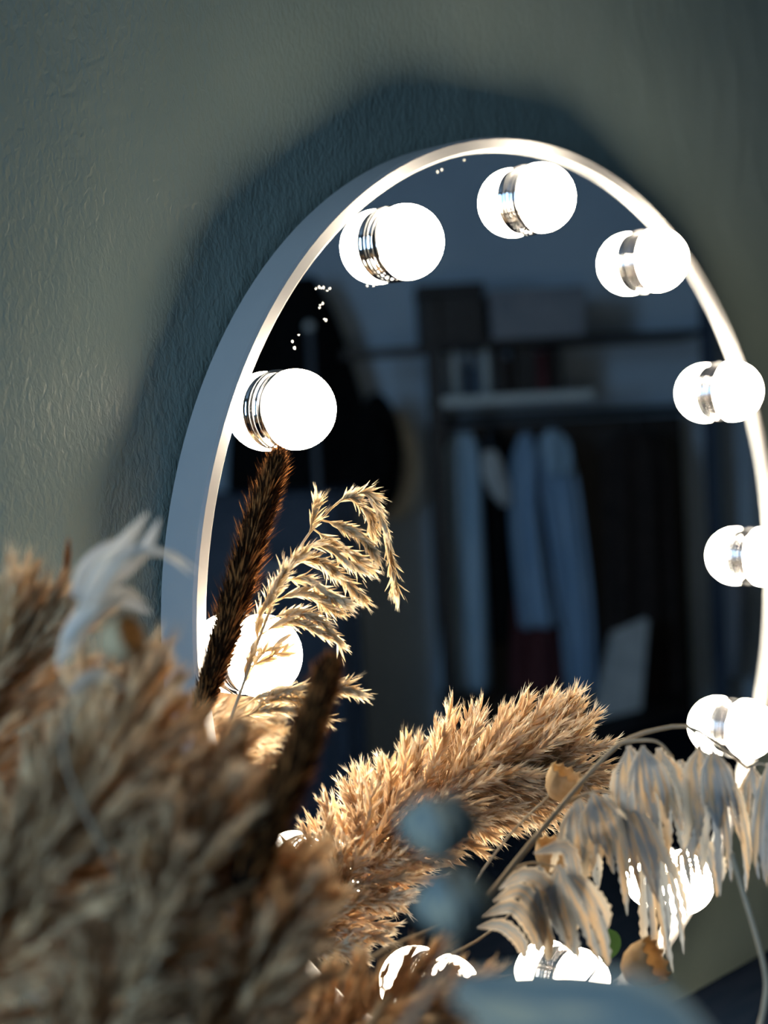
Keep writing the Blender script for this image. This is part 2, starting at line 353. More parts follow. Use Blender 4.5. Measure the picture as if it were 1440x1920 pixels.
def plume(label, ctrl, hw, n, meshes, mt, seed, al=(22, 52), group=None, tip=True):
    """ctrl: (px, py, depth) along the axis; hw: half width in pixels at those points"""
    rg = random.Random(seed); K = 40
    ax = spline(ctrl, K); P = [at(*p) for p in ax]; hws = spline([(h, 0, 0) for h in hw], K)
    o = empty('reed_plume', MOUTH, label, 'dried plume', group)
    stem_part(P[::4] + [P[-1]], o, .0016, .0006, mt)
    for i in range(n):
        s = (i + rg.random())/n; k = min(int(s*(K-1)), K-2); p = P[k].lerp(P[k+1], s*(K-1)-k)
        tg = (P[k+1]-P[k]).normalized(); rad = hws[k].x / F_PX * ax[k].z * U
        ph = i*2.39996 + rg.uniform(-.4, .4); a = math.radians(al[1] + (al[0]-al[1])*s**1.5 + rg.uniform(-8, 8))
        n1 = tg.orthogonal().normalized(); n2 = tg.cross(n1)
        d = tg*math.cos(a) + (n1*math.cos(ph) + n2*math.sin(ph))*math.sin(a)
        L = rad*rg.uniform(.75, 1.12)/max(math.sin(a), .45)
        L = max(L, .9*U)
        tu = bpy.data.objects.new('tuft', rg.choice(meshes)); C.objects.link(tu); tu.parent = o
        tu.matrix_parent_inverse = Matrix.Translation(-MOUTH)
        q = d.to_track_quat('Z', 'Y'); wsc = U*1.75*rg.uniform(.85, 1.15)
        tu.matrix_local = Matrix.Identity(4)
        tu.rotation_mode = 'QUATERNION'; tu.rotation_quaternion = q @ Matrix.Rotation(rg.uniform(0, 6.28), 4, 'Z').to_quaternion()
        tu.location = p; tu.scale = (wsc, wsc, max(L, wsc*.6))
    return o
# in focus: the broad golden plume in front of the lower part of the glass
plume('golden tan reed plume leaning across the lower middle of the mirror, sharp hairy tips',
      [(560, 1790, 32), (660, 1640, 33), (760, 1535, 34), (870, 1470, 34.8), (965, 1445, 35.2), (1030, 1425, 35.5)],
      [130, 135, 135, 130, 115, 80], 300, TUFT, M['straw'], 11, (38, 62))
G = 'blurred plumes in the near bunch'
plume('grey-tan reed plume at the far left edge, highest of the near bunch',
      [(-330, 1760, 22), (-170, 1540, 23), (-50, 1370, 24), (35, 1215, 24.5)], [175, 165, 140, 60], 130, TUFTG, M['straw'], 21, al=(16, 44), group=G)
plume('grey-tan reed plume left of the white frame, under the pale grey sprig',
      [(-140, 1950, 19), (30, 1720, 20), (160, 1500, 21.5), (225, 1355, 23)], [170, 165, 140, 60], 150, TUFTG, M['straw'], 22, al=(16, 44), group=G)
plume('tan reed plume in front of the lower left rim of the mirror',
      [(130, 2030, 19), (270, 1780, 20), (365, 1570, 21.5), (412, 1440, 23)], [150, 130, 105, 45], 140, TUFTG, M['straw'], 23, al=(16, 44), group=G)
plume('tan reed plume below the short dark spike, its tip beside the golden plume',
      [(310, 2060, 19.5), (430, 1890, 20.5), (505, 1750, 21.5), (545, 1670, 22.5)], [150, 125, 85, 40], 130, TUFTG, M['straw'], 24, al=(16, 44), group=G)
plume('brown-tan reed plume lying along the bottom of the bunch, under the golden plume',
      [(480, 2060, 23), (620, 1960, 24), (740, 1900, 25), (840, 1880, 26)], [130, 125, 105, 60], 80, TUFTG, M['straw'], 25, group=G)

def spike(label, ctrl, hw, nb, seed):
    rg = random.Random(seed); K = 60
    ax = spline(ctrl, K); P = [at(*p) for p in ax]; hws = [h.x for h in spline([(h, 0, 0) for h in hw], K)]
    o = empty('bristle_spike', MOUTH, label, 'dried grass')
    stem_part([P[0]], o, .0018, .0016, M['core'])if False else None
    st = spline(into_vase(P[0], P[1]), 20); mb = MB(); mb.tube(st, .0016, 7); mb.build('stem', M['core'], o)
    rad = [h/F_PX*a.z*U for h, a in zip(hws, ax)]
    mb = MB(); mb.tube(P, [r*.62 for r in rad], 12, 0); mb.build('core', M['core'], o)
    mb = MB()
    for i in range(nb):
        s = rg.random(); k = min(int(s*(K-1)), K-2); f = s*(K-1)-k; p = P[k].lerp(P[k+1], f); r = rad[k]
        tg = (P[k+1]-P[k]).normalized(); n1 = tg.orthogonal().normalized(); n2 = tg.cross(n1); ph = rg.uniform(0, 2*PI)
        rv = n1*math.cos(ph) + n2*math.sin(ph); a = math.radians(rg.uniform(18, 42) if s < .97 else rg.uniform(2, 25)); d = tg*math.cos(a) + rv*math.sin(a)
        b = p + rv*r*.5; L = r*rg.uniform(.8, 1.25)*(1.45 if rg.random() < .1 else 1); sd = d.cross(rv).normalized()*.00042
        q = b + d*L*.5
        mb.add([b-sd, b+sd, q+sd*.8, q-sd*.8, b+d*L], [(0, 1, 2, 3), (3, 2, 4)], 0 if rg.random() < .72 else 1)
    mb.build('bristles', [M['brown'], M['rust']], o, kind='stuff')
spike('tall dark brown bristly spike reaching up to the left bulb', [(372, 1340, 32.0), (408, 1240, 32.6), (440, 1130, 33.2), (480, 990, 33.8), (512, 890, 34.1), (524, 848, 34.2)], [25, 32, 36, 33, 24, 10], 6500, 31)
spike('shorter dark brown spike, blurred, right of the tall one', [(455, 1660, 20.6), (515, 1520, 21.4), (560, 1420, 22.2), (596, 1320, 23), (616, 1262, 23.6), (622, 1240, 23.8)], [46, 44, 39, 32, 22, 10], 5000, 32)

def lanceolate_spray(mb, pts, rg, n, ln, wd, droop):
    """flattened spikelets along a branchlet"""
    n = int(n*1.9)
    for i in range(n):
        t = .12 + .88*i/(n-1); k = min(int(t*(len(pts)-1)), len(pts)-2); p = pts[k].lerp(pts[k+1], t*(len(pts)-1)-k)
        tg = (pts[k+1]-pts[k]).normalized(); s = rg.uniform(-1, 1)
        rnd = Vector((rg.uniform(-1, 1), rg.uniform(-1, 1), rg.uniform(-1, 1)))
        d = (tg + rnd*.42 + Vector((0, 0, -droop))).normalized(); side = d.cross(rnd).normalized(); L = ln*rg.uniform(.7, 1.15)
        mb.blade(p, d, side, L, wd, 0, .3, .1); mb.blade(p, (d+rnd*.2).normalized(), side, L*.9, wd*.8, 0, .3, -.1)
        tip = p + d*L*.8; sd = side*.00016
        for h in range(3):
            hd = (d + Vector((rg.uniform(-1, 1), rg.uniform(-1, 1), rg.uniform(-1, 1)))*.25).normalized()
            mb.add([tip-sd, tip+sd, tip+hd*L*.45], [(0, 1, 2)], 1)
# cream oat-like panicle arching to the right
rg = random.Random(41)
pan = empty('grass_panicle', MOUTH, 'cream dried grass panicle arching right over the glass beside the tall spike', 'dried grass')
main = [(405, 1420, 31.5), (450, 1300, 32.6), (500, 1160, 33.6), (560, 1030, 34.2), (610, 965, 34.5), (650, 930, 34.6), (682, 922, 34.6)]
P = [at(*p) for p in spline(main, 30)]
stem_part(P[::3], pan, .0011, .0004, M['straw'])
BR = [([(650, 935), (690, 925), (718, 980), (732, 1050), (742, 1105)], 28), ([(625, 950), (655, 932), (690, 960), (696, 985)], 24),
      ([(600, 975), (640, 985), (675, 1005), (695, 1030)], 26), ([(585, 990), (620, 1015), (655, 1035), (680, 1052)], 24), ([(580, 1000), (588, 970), (592, 950)], 9),
      ([(560, 1030), (600, 1020), (640, 1045), (668, 1060)], 22), ([(545, 1060), (590, 1050), (630, 1075), (672, 1112)], 30), ([(530, 1090), (570, 1085), (610, 1110), (640, 1125)], 26),
      ([(510, 1130), (560, 1110), (590, 1120), (625, 1140)], 22), ([(505, 1160), (550, 1150), (590, 1160), (632, 1200)], 28), ([(490, 1190), (530, 1165), (570, 1170), (600, 1185)], 20),
      ([(520, 1110), (535, 1070), (560, 1045)], 14), ([(500, 1150), (512, 1110), (530, 1075)], 14), ([(480, 1210), (490, 1150), (510, 1120)], 12),
      ([(466, 1262), (490, 1230), (520, 1205)], 6), ([(470, 1250), (500, 1235), (528, 1222)], 5), ([(455, 1290), (462, 1250), (470, 1225)], 6),
      ([(445, 1330), (500, 1300), (560, 1290), (620, 1285), (664, 1296)], 34), ([(440, 1350), (500, 1330), (560, 1330), (600, 1345)], 24), ([(440, 1345), (520, 1310), (580, 1310), (640, 1290)], 24)]
for k, (pp, n_) in enumerate(BR):
    z = 33.0 + 1.6*max(0, min(1, (1330-pp[0][1])/400)); dz = rg.uniform(-.35, .35)
    pts = [at(*p) for p in spline([(x, y, z + dz*i/len(pp)) for i, (x, y) in enumerate(pp)], 14)]
    mb = MB(); mb.tube(pts, [.0005 - .0003*i/13 for i in range(14)], 5, 0)
    lanceolate_spray(mb, pts, rg, n_, .50*U, .135*U, .14)
    mb.build('branchlet', [M['cream'], M['hair']], pan)

# ---- leaves
def leaf_mb(pts, wd, nh, teeth=0, fold=.18, depth=.3, curl=0., thick=.00025):
    """pts: world points along the midrib; wd: half widths; nh: which way the face looks"""
    n = len(pts); mb = MB(); vs = []; uv = []; c5 = (-1, -.55, 0, .55, 1)
    for i, p in enumerate(pts):
        tg = (pts[min(i+1, n-1)] - pts[max(i-1, 0)]).normalized(); sd = tg.cross(nh).normalized(); nn = sd.cross(tg).normalized()
        w_ = wd[i]*(1 - depth*((i % 2) if teeth else 0)); lean = tg*(wd[i]*.55 if (teeth and i % 2 == 0) else 0)
        for u in c5:
            vs.append(p + sd*(u*w_) - nn*(abs(u)*fold*w_) + nn*curl*u*u*w_ + (lean if abs(u) == 1 else Vector()))
            uv.append((.5 + u*.5, i/(n-1)))
    fs = [(i*5+k, i*5+k+1, (i+1)*5+k+1, (i+1)*5+k) for i in range(n-1) for k in range(4)]
    mb.add(vs, fs, 0, uv); return mb
def leaf(name, ctrl, width_px, parent, mt, n=17, teeth=1, shape=None, nh=None, **kw):
    ax = spline(ctrl, n); pts = [at(*p) for p in ax]
    prof = spline([(v, 0, 0) for v in (shape or (.12, .75, 1, .95, .75, .12))], n)
    wd = [max(prof[i].x, .02)*width_px/2/F_PX*ax[i].z*U for i in range(n)]
    nh = nh or (CL - pts[n//2]).normalized()
    return leaf_mb(pts, wd, nh, teeth, **kw).build(name, mt, parent)
ZR = 30.0
br = empty('drooping_leaf_branch', MOUTH, 'grey dried branch with jagged hanging leaves, right of the golden plume', 'dried branch')
main = [(760, 1850, 26), (880, 1725, 28), (960, 1625, 29.2), (1050, 1515, 29.7), (1110, 1445, 30), (1165, 1392, 30.1), (1225, 1370, 30.2), (1290, 1362, 30.3), (1345, 1395, 30.5), (1400, 1440, 30.7)]
stem_part([at(*p) for p in spline(main, 14)], br, .0017, .0006, M['straw'])
rg = random.Random(51)
def hang(x0, y0, x1, y1, wd, z=0., sway=0., fingers=6):
    """one drooping leaf: pleated strips grown together at the top, parting into ragged fingers below"""
    z0 = ZR + z; n = 26; L = y1-y0
    ax = [at(*p) for p in spline([(x0, y0, z0), (x0 + (x1-x0)*.3 + sway, y0 + L*.25, z0-.3), (x0 + (x1-x0)*.75 + sway, y0 + L*.65, z0-.25), (x1, y1, z0)], n)]
    prof = spline([(v, 0, 0) for v in (.10, .55, .85, 1.0, 1.02, .98)], n); hw = wd*.64/F_PX*z0*U
    yaw = Matrix.Rotation(rg.uniform(-.55, .55), 3, 'Z'); nh = yaw @ (CL - ax[n//2]).normalized()
    mb = MB(); curl = rg.uniform(.1, .5)
    for j in range(fingers):
        end = rg.uniform(.62, 1.0) - .12*abs(j-(fingers-1)/2)/fingers; part = rg.uniform(.52, .84); vs = []; uv = []
        u0 = -1 + 2*j/fingers; u1 = -1 + 2*(j+1)/fingers; lean = rg.uniform(-.12, .12)
        for i in range(n):
            f = i/(n-1)*end; k = min(int(f*(n-1)), n-2); q = f*(n-1)-k; p = ax[k].lerp(ax[k+1], q); tg = (ax[k+1]-ax[k]).normalized()
            sd = tg.cross(nh).normalized(); nn = sd.cross(tg).normalized(); w_ = hw*prof[k].x
            g = max(0., (f/end-part)/(1-part)); cl = 1 - g**2.6; um = (u0+u1)/2 + lean*g*2; hu = (u1-u0)/2*cl
            jag = (.42*(i % 2)*(1 if g > 0 or j in (0, fingers-1) else 0))*hu*.8
            a_ = um-hu+(jag if (g > 0 or j == 0) else 0); b_ = um+hu-(jag if (g > 0 or j == fingers-1) else 0)
            if i == n-1: a_ = um-.006; b_ = um+.006
            for u, h in ((a_, 0), (um, .16), (b_, 0)):
                vs.append(p + sd*(u*w_) + nn*(h*w_*hu*4 - curl*u*u*w_)); uv.append(((u+1)/2, f))
        mb.add(vs, [(i*3+k, i*3+k+1, i*3+k+4, i*3+k+3) for i in range(n-1) for k in (0, 1)], 0, uv)
    mb.build('leaf', M['leaf'], br)
def stalk(pp, z=0.):
    pts = [at(x, y, ZR+z) for x, y in pp]; pts = spline(pts, 12); mb = MB(); mb.tube(pts, [.0009 - .0004*i/11 for i in range(12)], 6); mb.build('stalk', M['straw'], br)
stalk([(1062, 1505), (1095, 1490), (1130, 1483), (1160, 1490)])
stalk([(1165, 1392), (1200, 1388), (1235, 1392), (1262, 1420)])
stalk([(1288, 1362), (1305, 1378), (1312, 1410)])
stalk([(925, 1670), (960, 1632), (1000, 1618), (1040, 1625)], -.4)
stalk([(940, 1655), (965, 1640), (1000, 1640)], -.5)
stalk([(1400, 1440), (1425, 1432), (1445, 1440)], .3)
for a in ((1178, 1398, 1200, 1600, 92), (1235, 1402, 1275, 1640, 100), (1310, 1400, 1350, 1600, 92), (1350, 1420, 1385, 1700, 84), (1440, 1430, 1432, 1725, 70),
          (1085, 1495, 1105, 1640, 80), (1135, 1488, 1165, 1735, 98), (1165, 1500, 1215, 1700, 90), (1225, 1560, 1262, 1845, 78, .5), (1205, 1398, 1232, 1560, 70, -.5), (1275, 1425, 1312, 1620, 84, .4), (1110, 1486, 1140, 1610, 70, -.5), (1150, 1492, 1190, 1650, 74, .5), (1335, 1402, 1362, 1560, 60, -.4), (1410, 1436, 1412, 1590, 56, .3), (1290, 1560, 1325, 1690, 80, .5),
          (1010, 1622, 1010, 1790, 70, -.4), (1045, 1622, 1105, 1835, 116, -.6), (1000, 1640, 1050, 1815, 80, -.5), (1075, 1530, 1095, 1690, 80, .3)): hang(*a)
# arching leaves where the branch leaves the bunch
for pp, wd in (([(930, 1668), (985, 1640), (1030, 1665), (1050, 1720)], 34), ([(925, 1690), (975, 1670), (1010, 1710), (1020, 1775)], 36), ([(905, 1720), (960, 1700), (1000, 1745), (1012, 1790)], 34), ([(895, 1740), (940, 1735), (975, 1765), (985, 1800)], 30), ([(1000, 1600), (1060, 1590), (1078, 1640), (1085, 1690)], 34)):
    leaf('leaf', [(x, y, ZR-.8) for x, y in pp], wd, br, M['leaf'], n=21, depth=.2)
# bent bare stem on the right
bs = empty('bent_stem', at(1425, 1930, 27.5), 'thin pale bare stem bending down past the hanging leaves at the right edge', 'dried stem')
mb = MB(); _p = [at(*p) for p in spline([(1372, 1600, 28.5), (1396, 1680, 28.2), (1420, 1760, 28), (1436, 1830, 27.8), (1434, 1880, 27.6), (1415, 1960, 27.4), (1330, 2250, 26.5)], 26)]
_p.append(Vector((_p[-1].x, _p[-1].y, TABLE_Z)))
mb.tube(_p, .0012, 7); mb.build('stem', M['straw'], bs)

# ---- seed cups with scalloped rims
def cup(label, path, z, c, r, tiltv, zc):
    o = empty('seed_cup', MOUTH, label, 'seed pod', None)
    stem_part([at(x, y, z) for x, y in path], o, .0006, .0005, M['straw'])
    ce = at(c[0], c[1], zc); rr_ = r/F_PX*zc*U; q = (CR @ Vector(tiltv)).normalized().to_track_quat('Z', 'Y').to_matrix()
    n = 36; mb = MB(); prof = [(.08, -1.05), (.45, -.95), (.8, -.6), (.98, -.1), (1.0, .35), (1.06, .62), (.92, .5), (.85, .1), (.6, -.35), (.0, -.5)]
    vs = []
    for i, (a, h) in enumerate(prof):
        for k in range(n):
            hh = h + (.16*(1 if k % 3 == 0 else -.4) if i == 5 else 0); ra = a*(1.04 if (i in (3, 4) and k % 3 == 0) else 1)
            vs.append(ce + q @ Vector((ra*math.cos(2*PI*k/n), ra*math.sin(2*PI*k/n), hh))*rr_)
    mb.add(vs, [(i*n+k, i*n+(k+1) % n, (i+1)*n+(k+1) % n, (i+1)*n+k) for i in range(len(prof)-1) for k in range(n)])
    mb.build('cup', M['pod'], o); return o
cup('small cream seed cup held up on a thin stem at the golden plume\'s right end', [(850, 1720), (905, 1632), (965, 1555), (1030, 1492)], 31, (1056, 1468), 34, (.35, .75, .15), 31)
cup('small tan seed cup with scalloped rim tucked against the grey branch', [(900, 1760), (980, 1690), (1032, 1630)], 31, (1036, 1602), 33, (.15, .95, .2), 31)
cup('large tan seed cup at the lower right under the hanging leaves', [(1000, 1960), (1090, 1880), (1160, 1835)], 30, (1208, 1808), 42, (.75, .45, .35), 30)
cup('brown curled seed cup at the left beside the white frame', [(120, 1420), (165, 1290), (200, 1225)], 19.2, (228, 1200), 42, (.8, .35, .3), 19.2)

# ---- pale grey blades at the left
sp = empty('pale_leaf_sprig', MOUTH, 'pale blue-grey leaf sprig blurred at the upper left, tips over the white frame', 'dried leaves')
stem_part([at(*p) for p in spline([(200, 1600, 27), (160, 1340, 25.5), (160, 1170, 22.4), (200, 1060, 22)], 10)], sp, .0011, .0006, M['straw'])
for pp, wd in (([(150, 1140), (190, 1070), (240, 1010), (278, 960)], 34), ([(170, 1130), (220, 1080), (270, 1030), (300, 972)], 30), ([(140, 1120), (160, 1070), (200, 1030), (225, 1010)], 34), ([(180, 1110), (230, 1050), (300, 1035), (360, 1080)], 16), ([(200, 1060), (250, 1030), (320, 1040), (375, 1075)], 13),
               ([(125, 1230), (165, 1160), (220, 1125), (285, 1150)], 34), ([(120, 1210), (170, 1150), (230, 1110), (275, 1130)], 26), ([(130, 1300), (170, 1270), (215, 1280), (235, 1300)], 30), ([(110, 1250), (130, 1190), (160, 1140), (190, 1110)], 30)):
    leaf('leaf', [(x, y, 21.4 + .3*i) for i, (x, y) in enumerate(pp)], wd*1.02, sp, M['pale_leaf'], n=13, teeth=0, shape=(.3, .8, 1, .9, .6, .1), fold=.3)
# ---- rust tip
rt = empty('rust_spike', MOUTH, 'tiny rust-orange spike tip poking out at the upper left edge of the bunch', 'dried grass')
P = [at(*p) for p in spline([(100, 1500, 24), (115, 1200, 24.5), (124, 1075, 25), (128, 1022, 25)], 16)]
stem_part(P[:10:3], rt, .0010, .0006, M['straw'])
mb = MB(); rg = random.Random(61); mb.tube(P[9:], [.0012]*6 + [.0004], 7, 0)
for i in range(160):
    k = rg.randrange(10, 15); p = P[k].lerp(P[k+1], rg.random()) if k < 15 else P[k]; d = ((P[15]-P[12]).normalized() + Vector((rg.uniform(-1, 1), rg.uniform(-1, 1), 0))*.4).normalized(); s = d.orthogonal().normalized()*.0003
    mb.add([p-s, p+s, p+d*.004], [(0, 1, 2)], 0)
mb.build('bristles', M['rust'], rt, kind='stuff')

# ---- eucalyptus, close to the lens
def euc(label, stem, whorls):
    o = empty('eucalyptus_sprig', MOUTH, label, 'eucalyptus')
    stem_part([at(*p) for p in spline(stem, 12)], o, .0011, .0008, M['euc_twig'])
    for (px, py, z, rpx, ang) in whorls:
        c = at(px, py, z); r = rpx/F_PX*z*U
        up = CR @ Vector((math.sin(ang), math.cos(ang), 0)); ri = CR @ Vector((math.cos(ang), -math.sin(ang), 0)); ou = CR @ Vector((0, 0, 1))
        for k in range(4):
            a = PI/4 + k*PI/2; rd = ri*math.cos(a) + ou*math.sin(a)       # leaves cup upward around the twig
            pts = [c - up*r*.95 + rd*(r*.10), c - up*r*.72 + rd*(r*.55), c - up*r*.2 + rd*(r*.92), c + up*r*.35 + rd*(r*.85), c + up*r*.85 + rd*(r*.42)]
            pts = spline(pts, 13); wd = [r*v.x for v in spline([(v, 0, 0) for v in (.12, .55, .85, .72, .08)], 13)]
            leaf_mb(pts, wd, rd, 0, fold=.28).build('leaf', M['euc'], o)
    return o
euc('blurred blue-grey eucalyptus sprig with two round leaf whorls before the golden plume', [(700, 2010, 15.6), (790, 1880, 15.8), (850, 1760, 16), (838, 1620, 16), (822, 1545, 16)],
    [(822, 1545, 16, 72, .03), (850, 1690, 16, 74, -.12)])
o = empty('eucalyptus_leaf_stem', MOUTH, 'large blurred blue-grey eucalyptus leaf lying across the bottom right corner', 'eucalyptus')
stem_part([at(*p) for p in spline([(760, 2060, 13.9), (850, 1980, 13.8), (930, 1930, 13.7)], 6)], o, .0012, .0009, M['euc_twig'])
leaf('leaf', [(850, 1850, 13.7), (970, 1880, 13.5), (1090, 1893, 13.3), (1220, 1910, 13.1), (1350, 1975, 12.9)], 165, o, M['euc'], n=17, teeth=0, shape=(.3, .8, 1, 1, .8, .15), nh=(CR @ Vector((-.1, .55, .85))), fold=.2)
leaf('leaf', [(860, 1990, 13.9), (960, 1970, 13.7), (1090, 1980, 13.5), (1200, 2020, 13.3)], 170, o, M['euc'], n=17, teeth=0, shape=(.3, .8, 1, 1, .8, .15), nh=(CR @ Vector((.1, .5, .85))), fold=.2)
o = empty('green_sprig', MOUTH, 'small dull green leaf half hidden behind the hanging grey leaves', 'leaf')
stem_part([at(*p) for p in spline([(1000, 1960, 28), (1090, 1850, 30), (1140, 1790, 31)], 6)], o, .0007, .0005, M['green'])
leaf('leaf', [(1140, 1800, 31), (1150, 1778, 31), (1152, 1760, 31), (1140, 1742, 31)], 24, o, M['green'], n=11, teeth=0)

# ---- vase under the frame that holds the bunch
mb = MB(); hz = MOUTH.z - TABLE_Z; r_ = .05
mb.lathe([(0, .002), (.045, .0), (.058, .02), (.066, hz*.4), (.056, hz*.75), (.040, hz*.92), (.046, hz), (.041, hz), (.035, hz*.92), (.050, hz*.75), (.060, hz*.4), (.05, .02), (0, .012)], 40, lambda v: Vector((MOUTH.x, MOUTH.y, TABLE_Z)) + v)
tag(recalc(mb.build('vase', M['vase'])), 'stoneware vase on the dressing table holding the bunch of dried stems', 'vase')

# ------------------------------------------------------------------ the far side of the room, seen in the glass
VC = Vector((CL.x, -CL.y, CL.z))                           # the lens as the mirror shows it
E1 = Vector((.7150, -.6991, 0)); E2 = Vector((.6991, .7150, 0))   # away from the glass, and along the far wall
def rk(px, py, dist):
    """(along the wall, height) of what the glass shows at a pixel, on an upright plane dist metres along E1"""
    d = at(px, py, 10) - CL; d.y = -d.y; k = dist / d.dot(E1); p = VC + d*k
    return (p - VC).dot(E2), p.z
def rfr(v): return Vector((VC.x, VC.y, 0)) + E2*v.x + E1*v.y + Vector((0, 0, v.z))
print('far wall at', (Vector((2.62, -2.70, 0)) - VC).dot(E1))
DW = 4.60; DR = 4.25
def rbox(mb, x0, y0, x1, y1, d0, d1, mt=0):
    a0, z1 = rk(x0, y0, d0); a1, z0 = rk(x1, y1, d0); mb.box((min(a0, a1), d0, min(z0, z1)), (max(a0, a1), d1, max(z0, z1)), mt, rfr)
def rloc(px, py, d):
    a, z = rk(px, py, d); return rfr(Vector((a, d, z)))
# open wardrobe: posts, rail, two shelves
ow = empty('open_wardrobe', rfr(Vector((rk(1050, 900, DR)[0], DR, 0))), 'dark open wardrobe with rail and shelves reflected in the mirror', 'wardrobe')
def post(x0, x1, d, ztop_py, mt):
    mb = MB(); mb.smooth = False; a0, zt = rk(x0, ztop_py, d); a1, _ = rk(x1, ztop_py, d); mb.box((a0, d-.02, 0), (a1, d+.02, zt), 0, rfr); bevel(mb.build('post', mt, ow), .003)
post(794, 820, DR, 560, M['black']); post(1312, 1332, DR, 560, M['bluegrey']); post(794, 815, DR+.3, 560, M['black']); post(1312, 1332, DR+.3, 560, M['black'])
a0, zr = rk(806, 790, DR); a1, _ = rk(1322, 790, DR)
mb = MB(); mb.tube([rfr(Vector((a0, DR+.12, zr))), rfr(Vector((a1, DR+.12, zr)))], .012, 10); mb.build('rail', M['black'], ow)
ZS = rk(960, 738, DR)[1]; ZU = rk(960, 636, DR)[1]
mb = MB(); mb.smooth = False; mb.box((a0, DR-.02, ZS-.028), (rk(1112, 740, DR)[0], DR+.32, ZS), 0, rfr); bevel(mb.build('shelf', M['board'], ow), .003)
mb = MB(); mb.smooth = False; mb.box((a0, DR-.02, ZU-.018), (a1, DR+.32, ZU), 0, rfr); bevel(mb.build('shelf', M['black'], ow), .003)
mb = MB(); mb.smooth = False; mb.box((rk(640, 660, DR)[0], DR-.015, rk(700, 672, DR)[1]), (a0, DR+.015, rk(700, 655, DR)[1]), 0, rfr); mb.build('side_rail', M['black'], ow)
mb = MB(); mb.smooth = False; mb.box((a0, DR-.02, .08), (a1, DR+.32, .11), 0, rfr); bevel(mb.build('shelf', M['black'], ow), .003)
mb = MB(); mb.smooth = False; mb.box((a0, DR+.33, .0), (a1, DR+.345, zr-.02), 0, rfr); mb.build('back_panel', M['black'], ow)
def storage(label, x0, x1, ytop, base, mt, d0=.0, d1=.26):
    a, zt = rk(x0, ytop, DR+d0); b, _ = rk(x1, ytop, DR+d0)
    o = empty('storage_box', rfr(Vector(((a+b)/2, DR+.12, base))), label, 'box')
    mb = MB(); mb.smooth = False; mb.box((a, DR+d0, base), (b, DR+d1, zt-.03), 0, rfr); bevel(mb.build('body', mt, o), .004)
    mb = MB(); mb.smooth = False; mb.box((a-.004, DR+d0-.004, zt-.03), (b+.004, DR+d1+.004, zt), 0, rfr); bevel(mb.build('lid', mt, o), .003)
storage('black storage box on the upper shelf, reflected below the top bulbs', 782, 905, 535, ZU, M['black'])
storage('grey storage box on the upper shelf, beside the black box in the reflection', 918, 1095, 545, ZU, M['greybox'])
storage('small black box hanging room under the pale shelf in the reflection', 834, 916, 765, ZS-.1, M['black']) if False else None
# things on the pale shelf
for k, (x, w_, yt, mt_, lab) in enumerate(((850, 16, 640, 'board', 'pale bottle at the left end of the reflected shelf'), (870, 15, 665, 'brownc', 'dark bottle between pale bottles, second from the left on the reflected shelf'), (888, 14, 672, 'bluegrey', 'dark bottle third from the left on the reflected shelf, before a pale one'), (909, 16, 632, 'board', 'pale bottle beside the dark books on the reflected shelf'))):
    a, zt = rk(x, yt, DR+.08); r = w_/2/F_PX*(DR+.08); hz_ = zt-ZS
    o = empty('bottle', rfr(Vector((a, DR+.08, ZS))), lab, 'bottle', 'bottles on the shelf'); fr = lambda v, a=a: rfr(Vector((a+v.x, DR+.08+v.y, ZS+v.z)))
    mb = MB(); mb.lathe([(0, 0), (r, .0), (r, hz_*.62), (r*.85, hz_*.72), (r*.45, hz_*.8), (r*.45, hz_*.9), (0, hz_*.9)], 18, fr); recalc(mb.build('body', M[mt_], o))
    mb = MB(); mb.lathe([(0, hz_*.9), (r*.55, hz_*.9), (r*.55, hz_), (0, hz_)], 14, fr); recalc(mb.build('cap', M['white'], o))
rg = random.Random(71); x = 928
for k, nm in enumerate(('first', 'second', 'third', 'fourth', 'fifth', 'sixth', 'seventh')):
    wpx = rg.choice((14, 18, 22)); yt = rg.uniform(645, 672); a, zt = rk(x, yt, DR+.06); b, _ = rk(x+wpx-2, yt, DR+.06)
    o = empty('book', rfr(Vector(((a+b)/2, DR+.14, ZS))), f'dark book on the reflected shelf, {nm} from the bottles', 'book', 'dark books on the shelf')
    mb = MB(); mb.smooth = False; mb.box((a+.001, DR+.066, ZS+.003), (b-.001, DR+.21, zt-.004), 0, rfr); mb.build('pages', M['white'], o)
    mb = MB(); mb.smooth = False
    mb.box((a, DR+.06, ZS), (a+.0015, DR+.214, zt), 0, rfr); mb.box((b-.0015, DR+.06, ZS), (b, DR+.214, zt), 0, rfr); mb.box((a, DR+.06, ZS), (b, DR+.065, zt), 0, rfr)
    mb.build('cover', M[rg.choice(('black', 'brownc', 'bluegrey', 'red'))], o); x += wpx
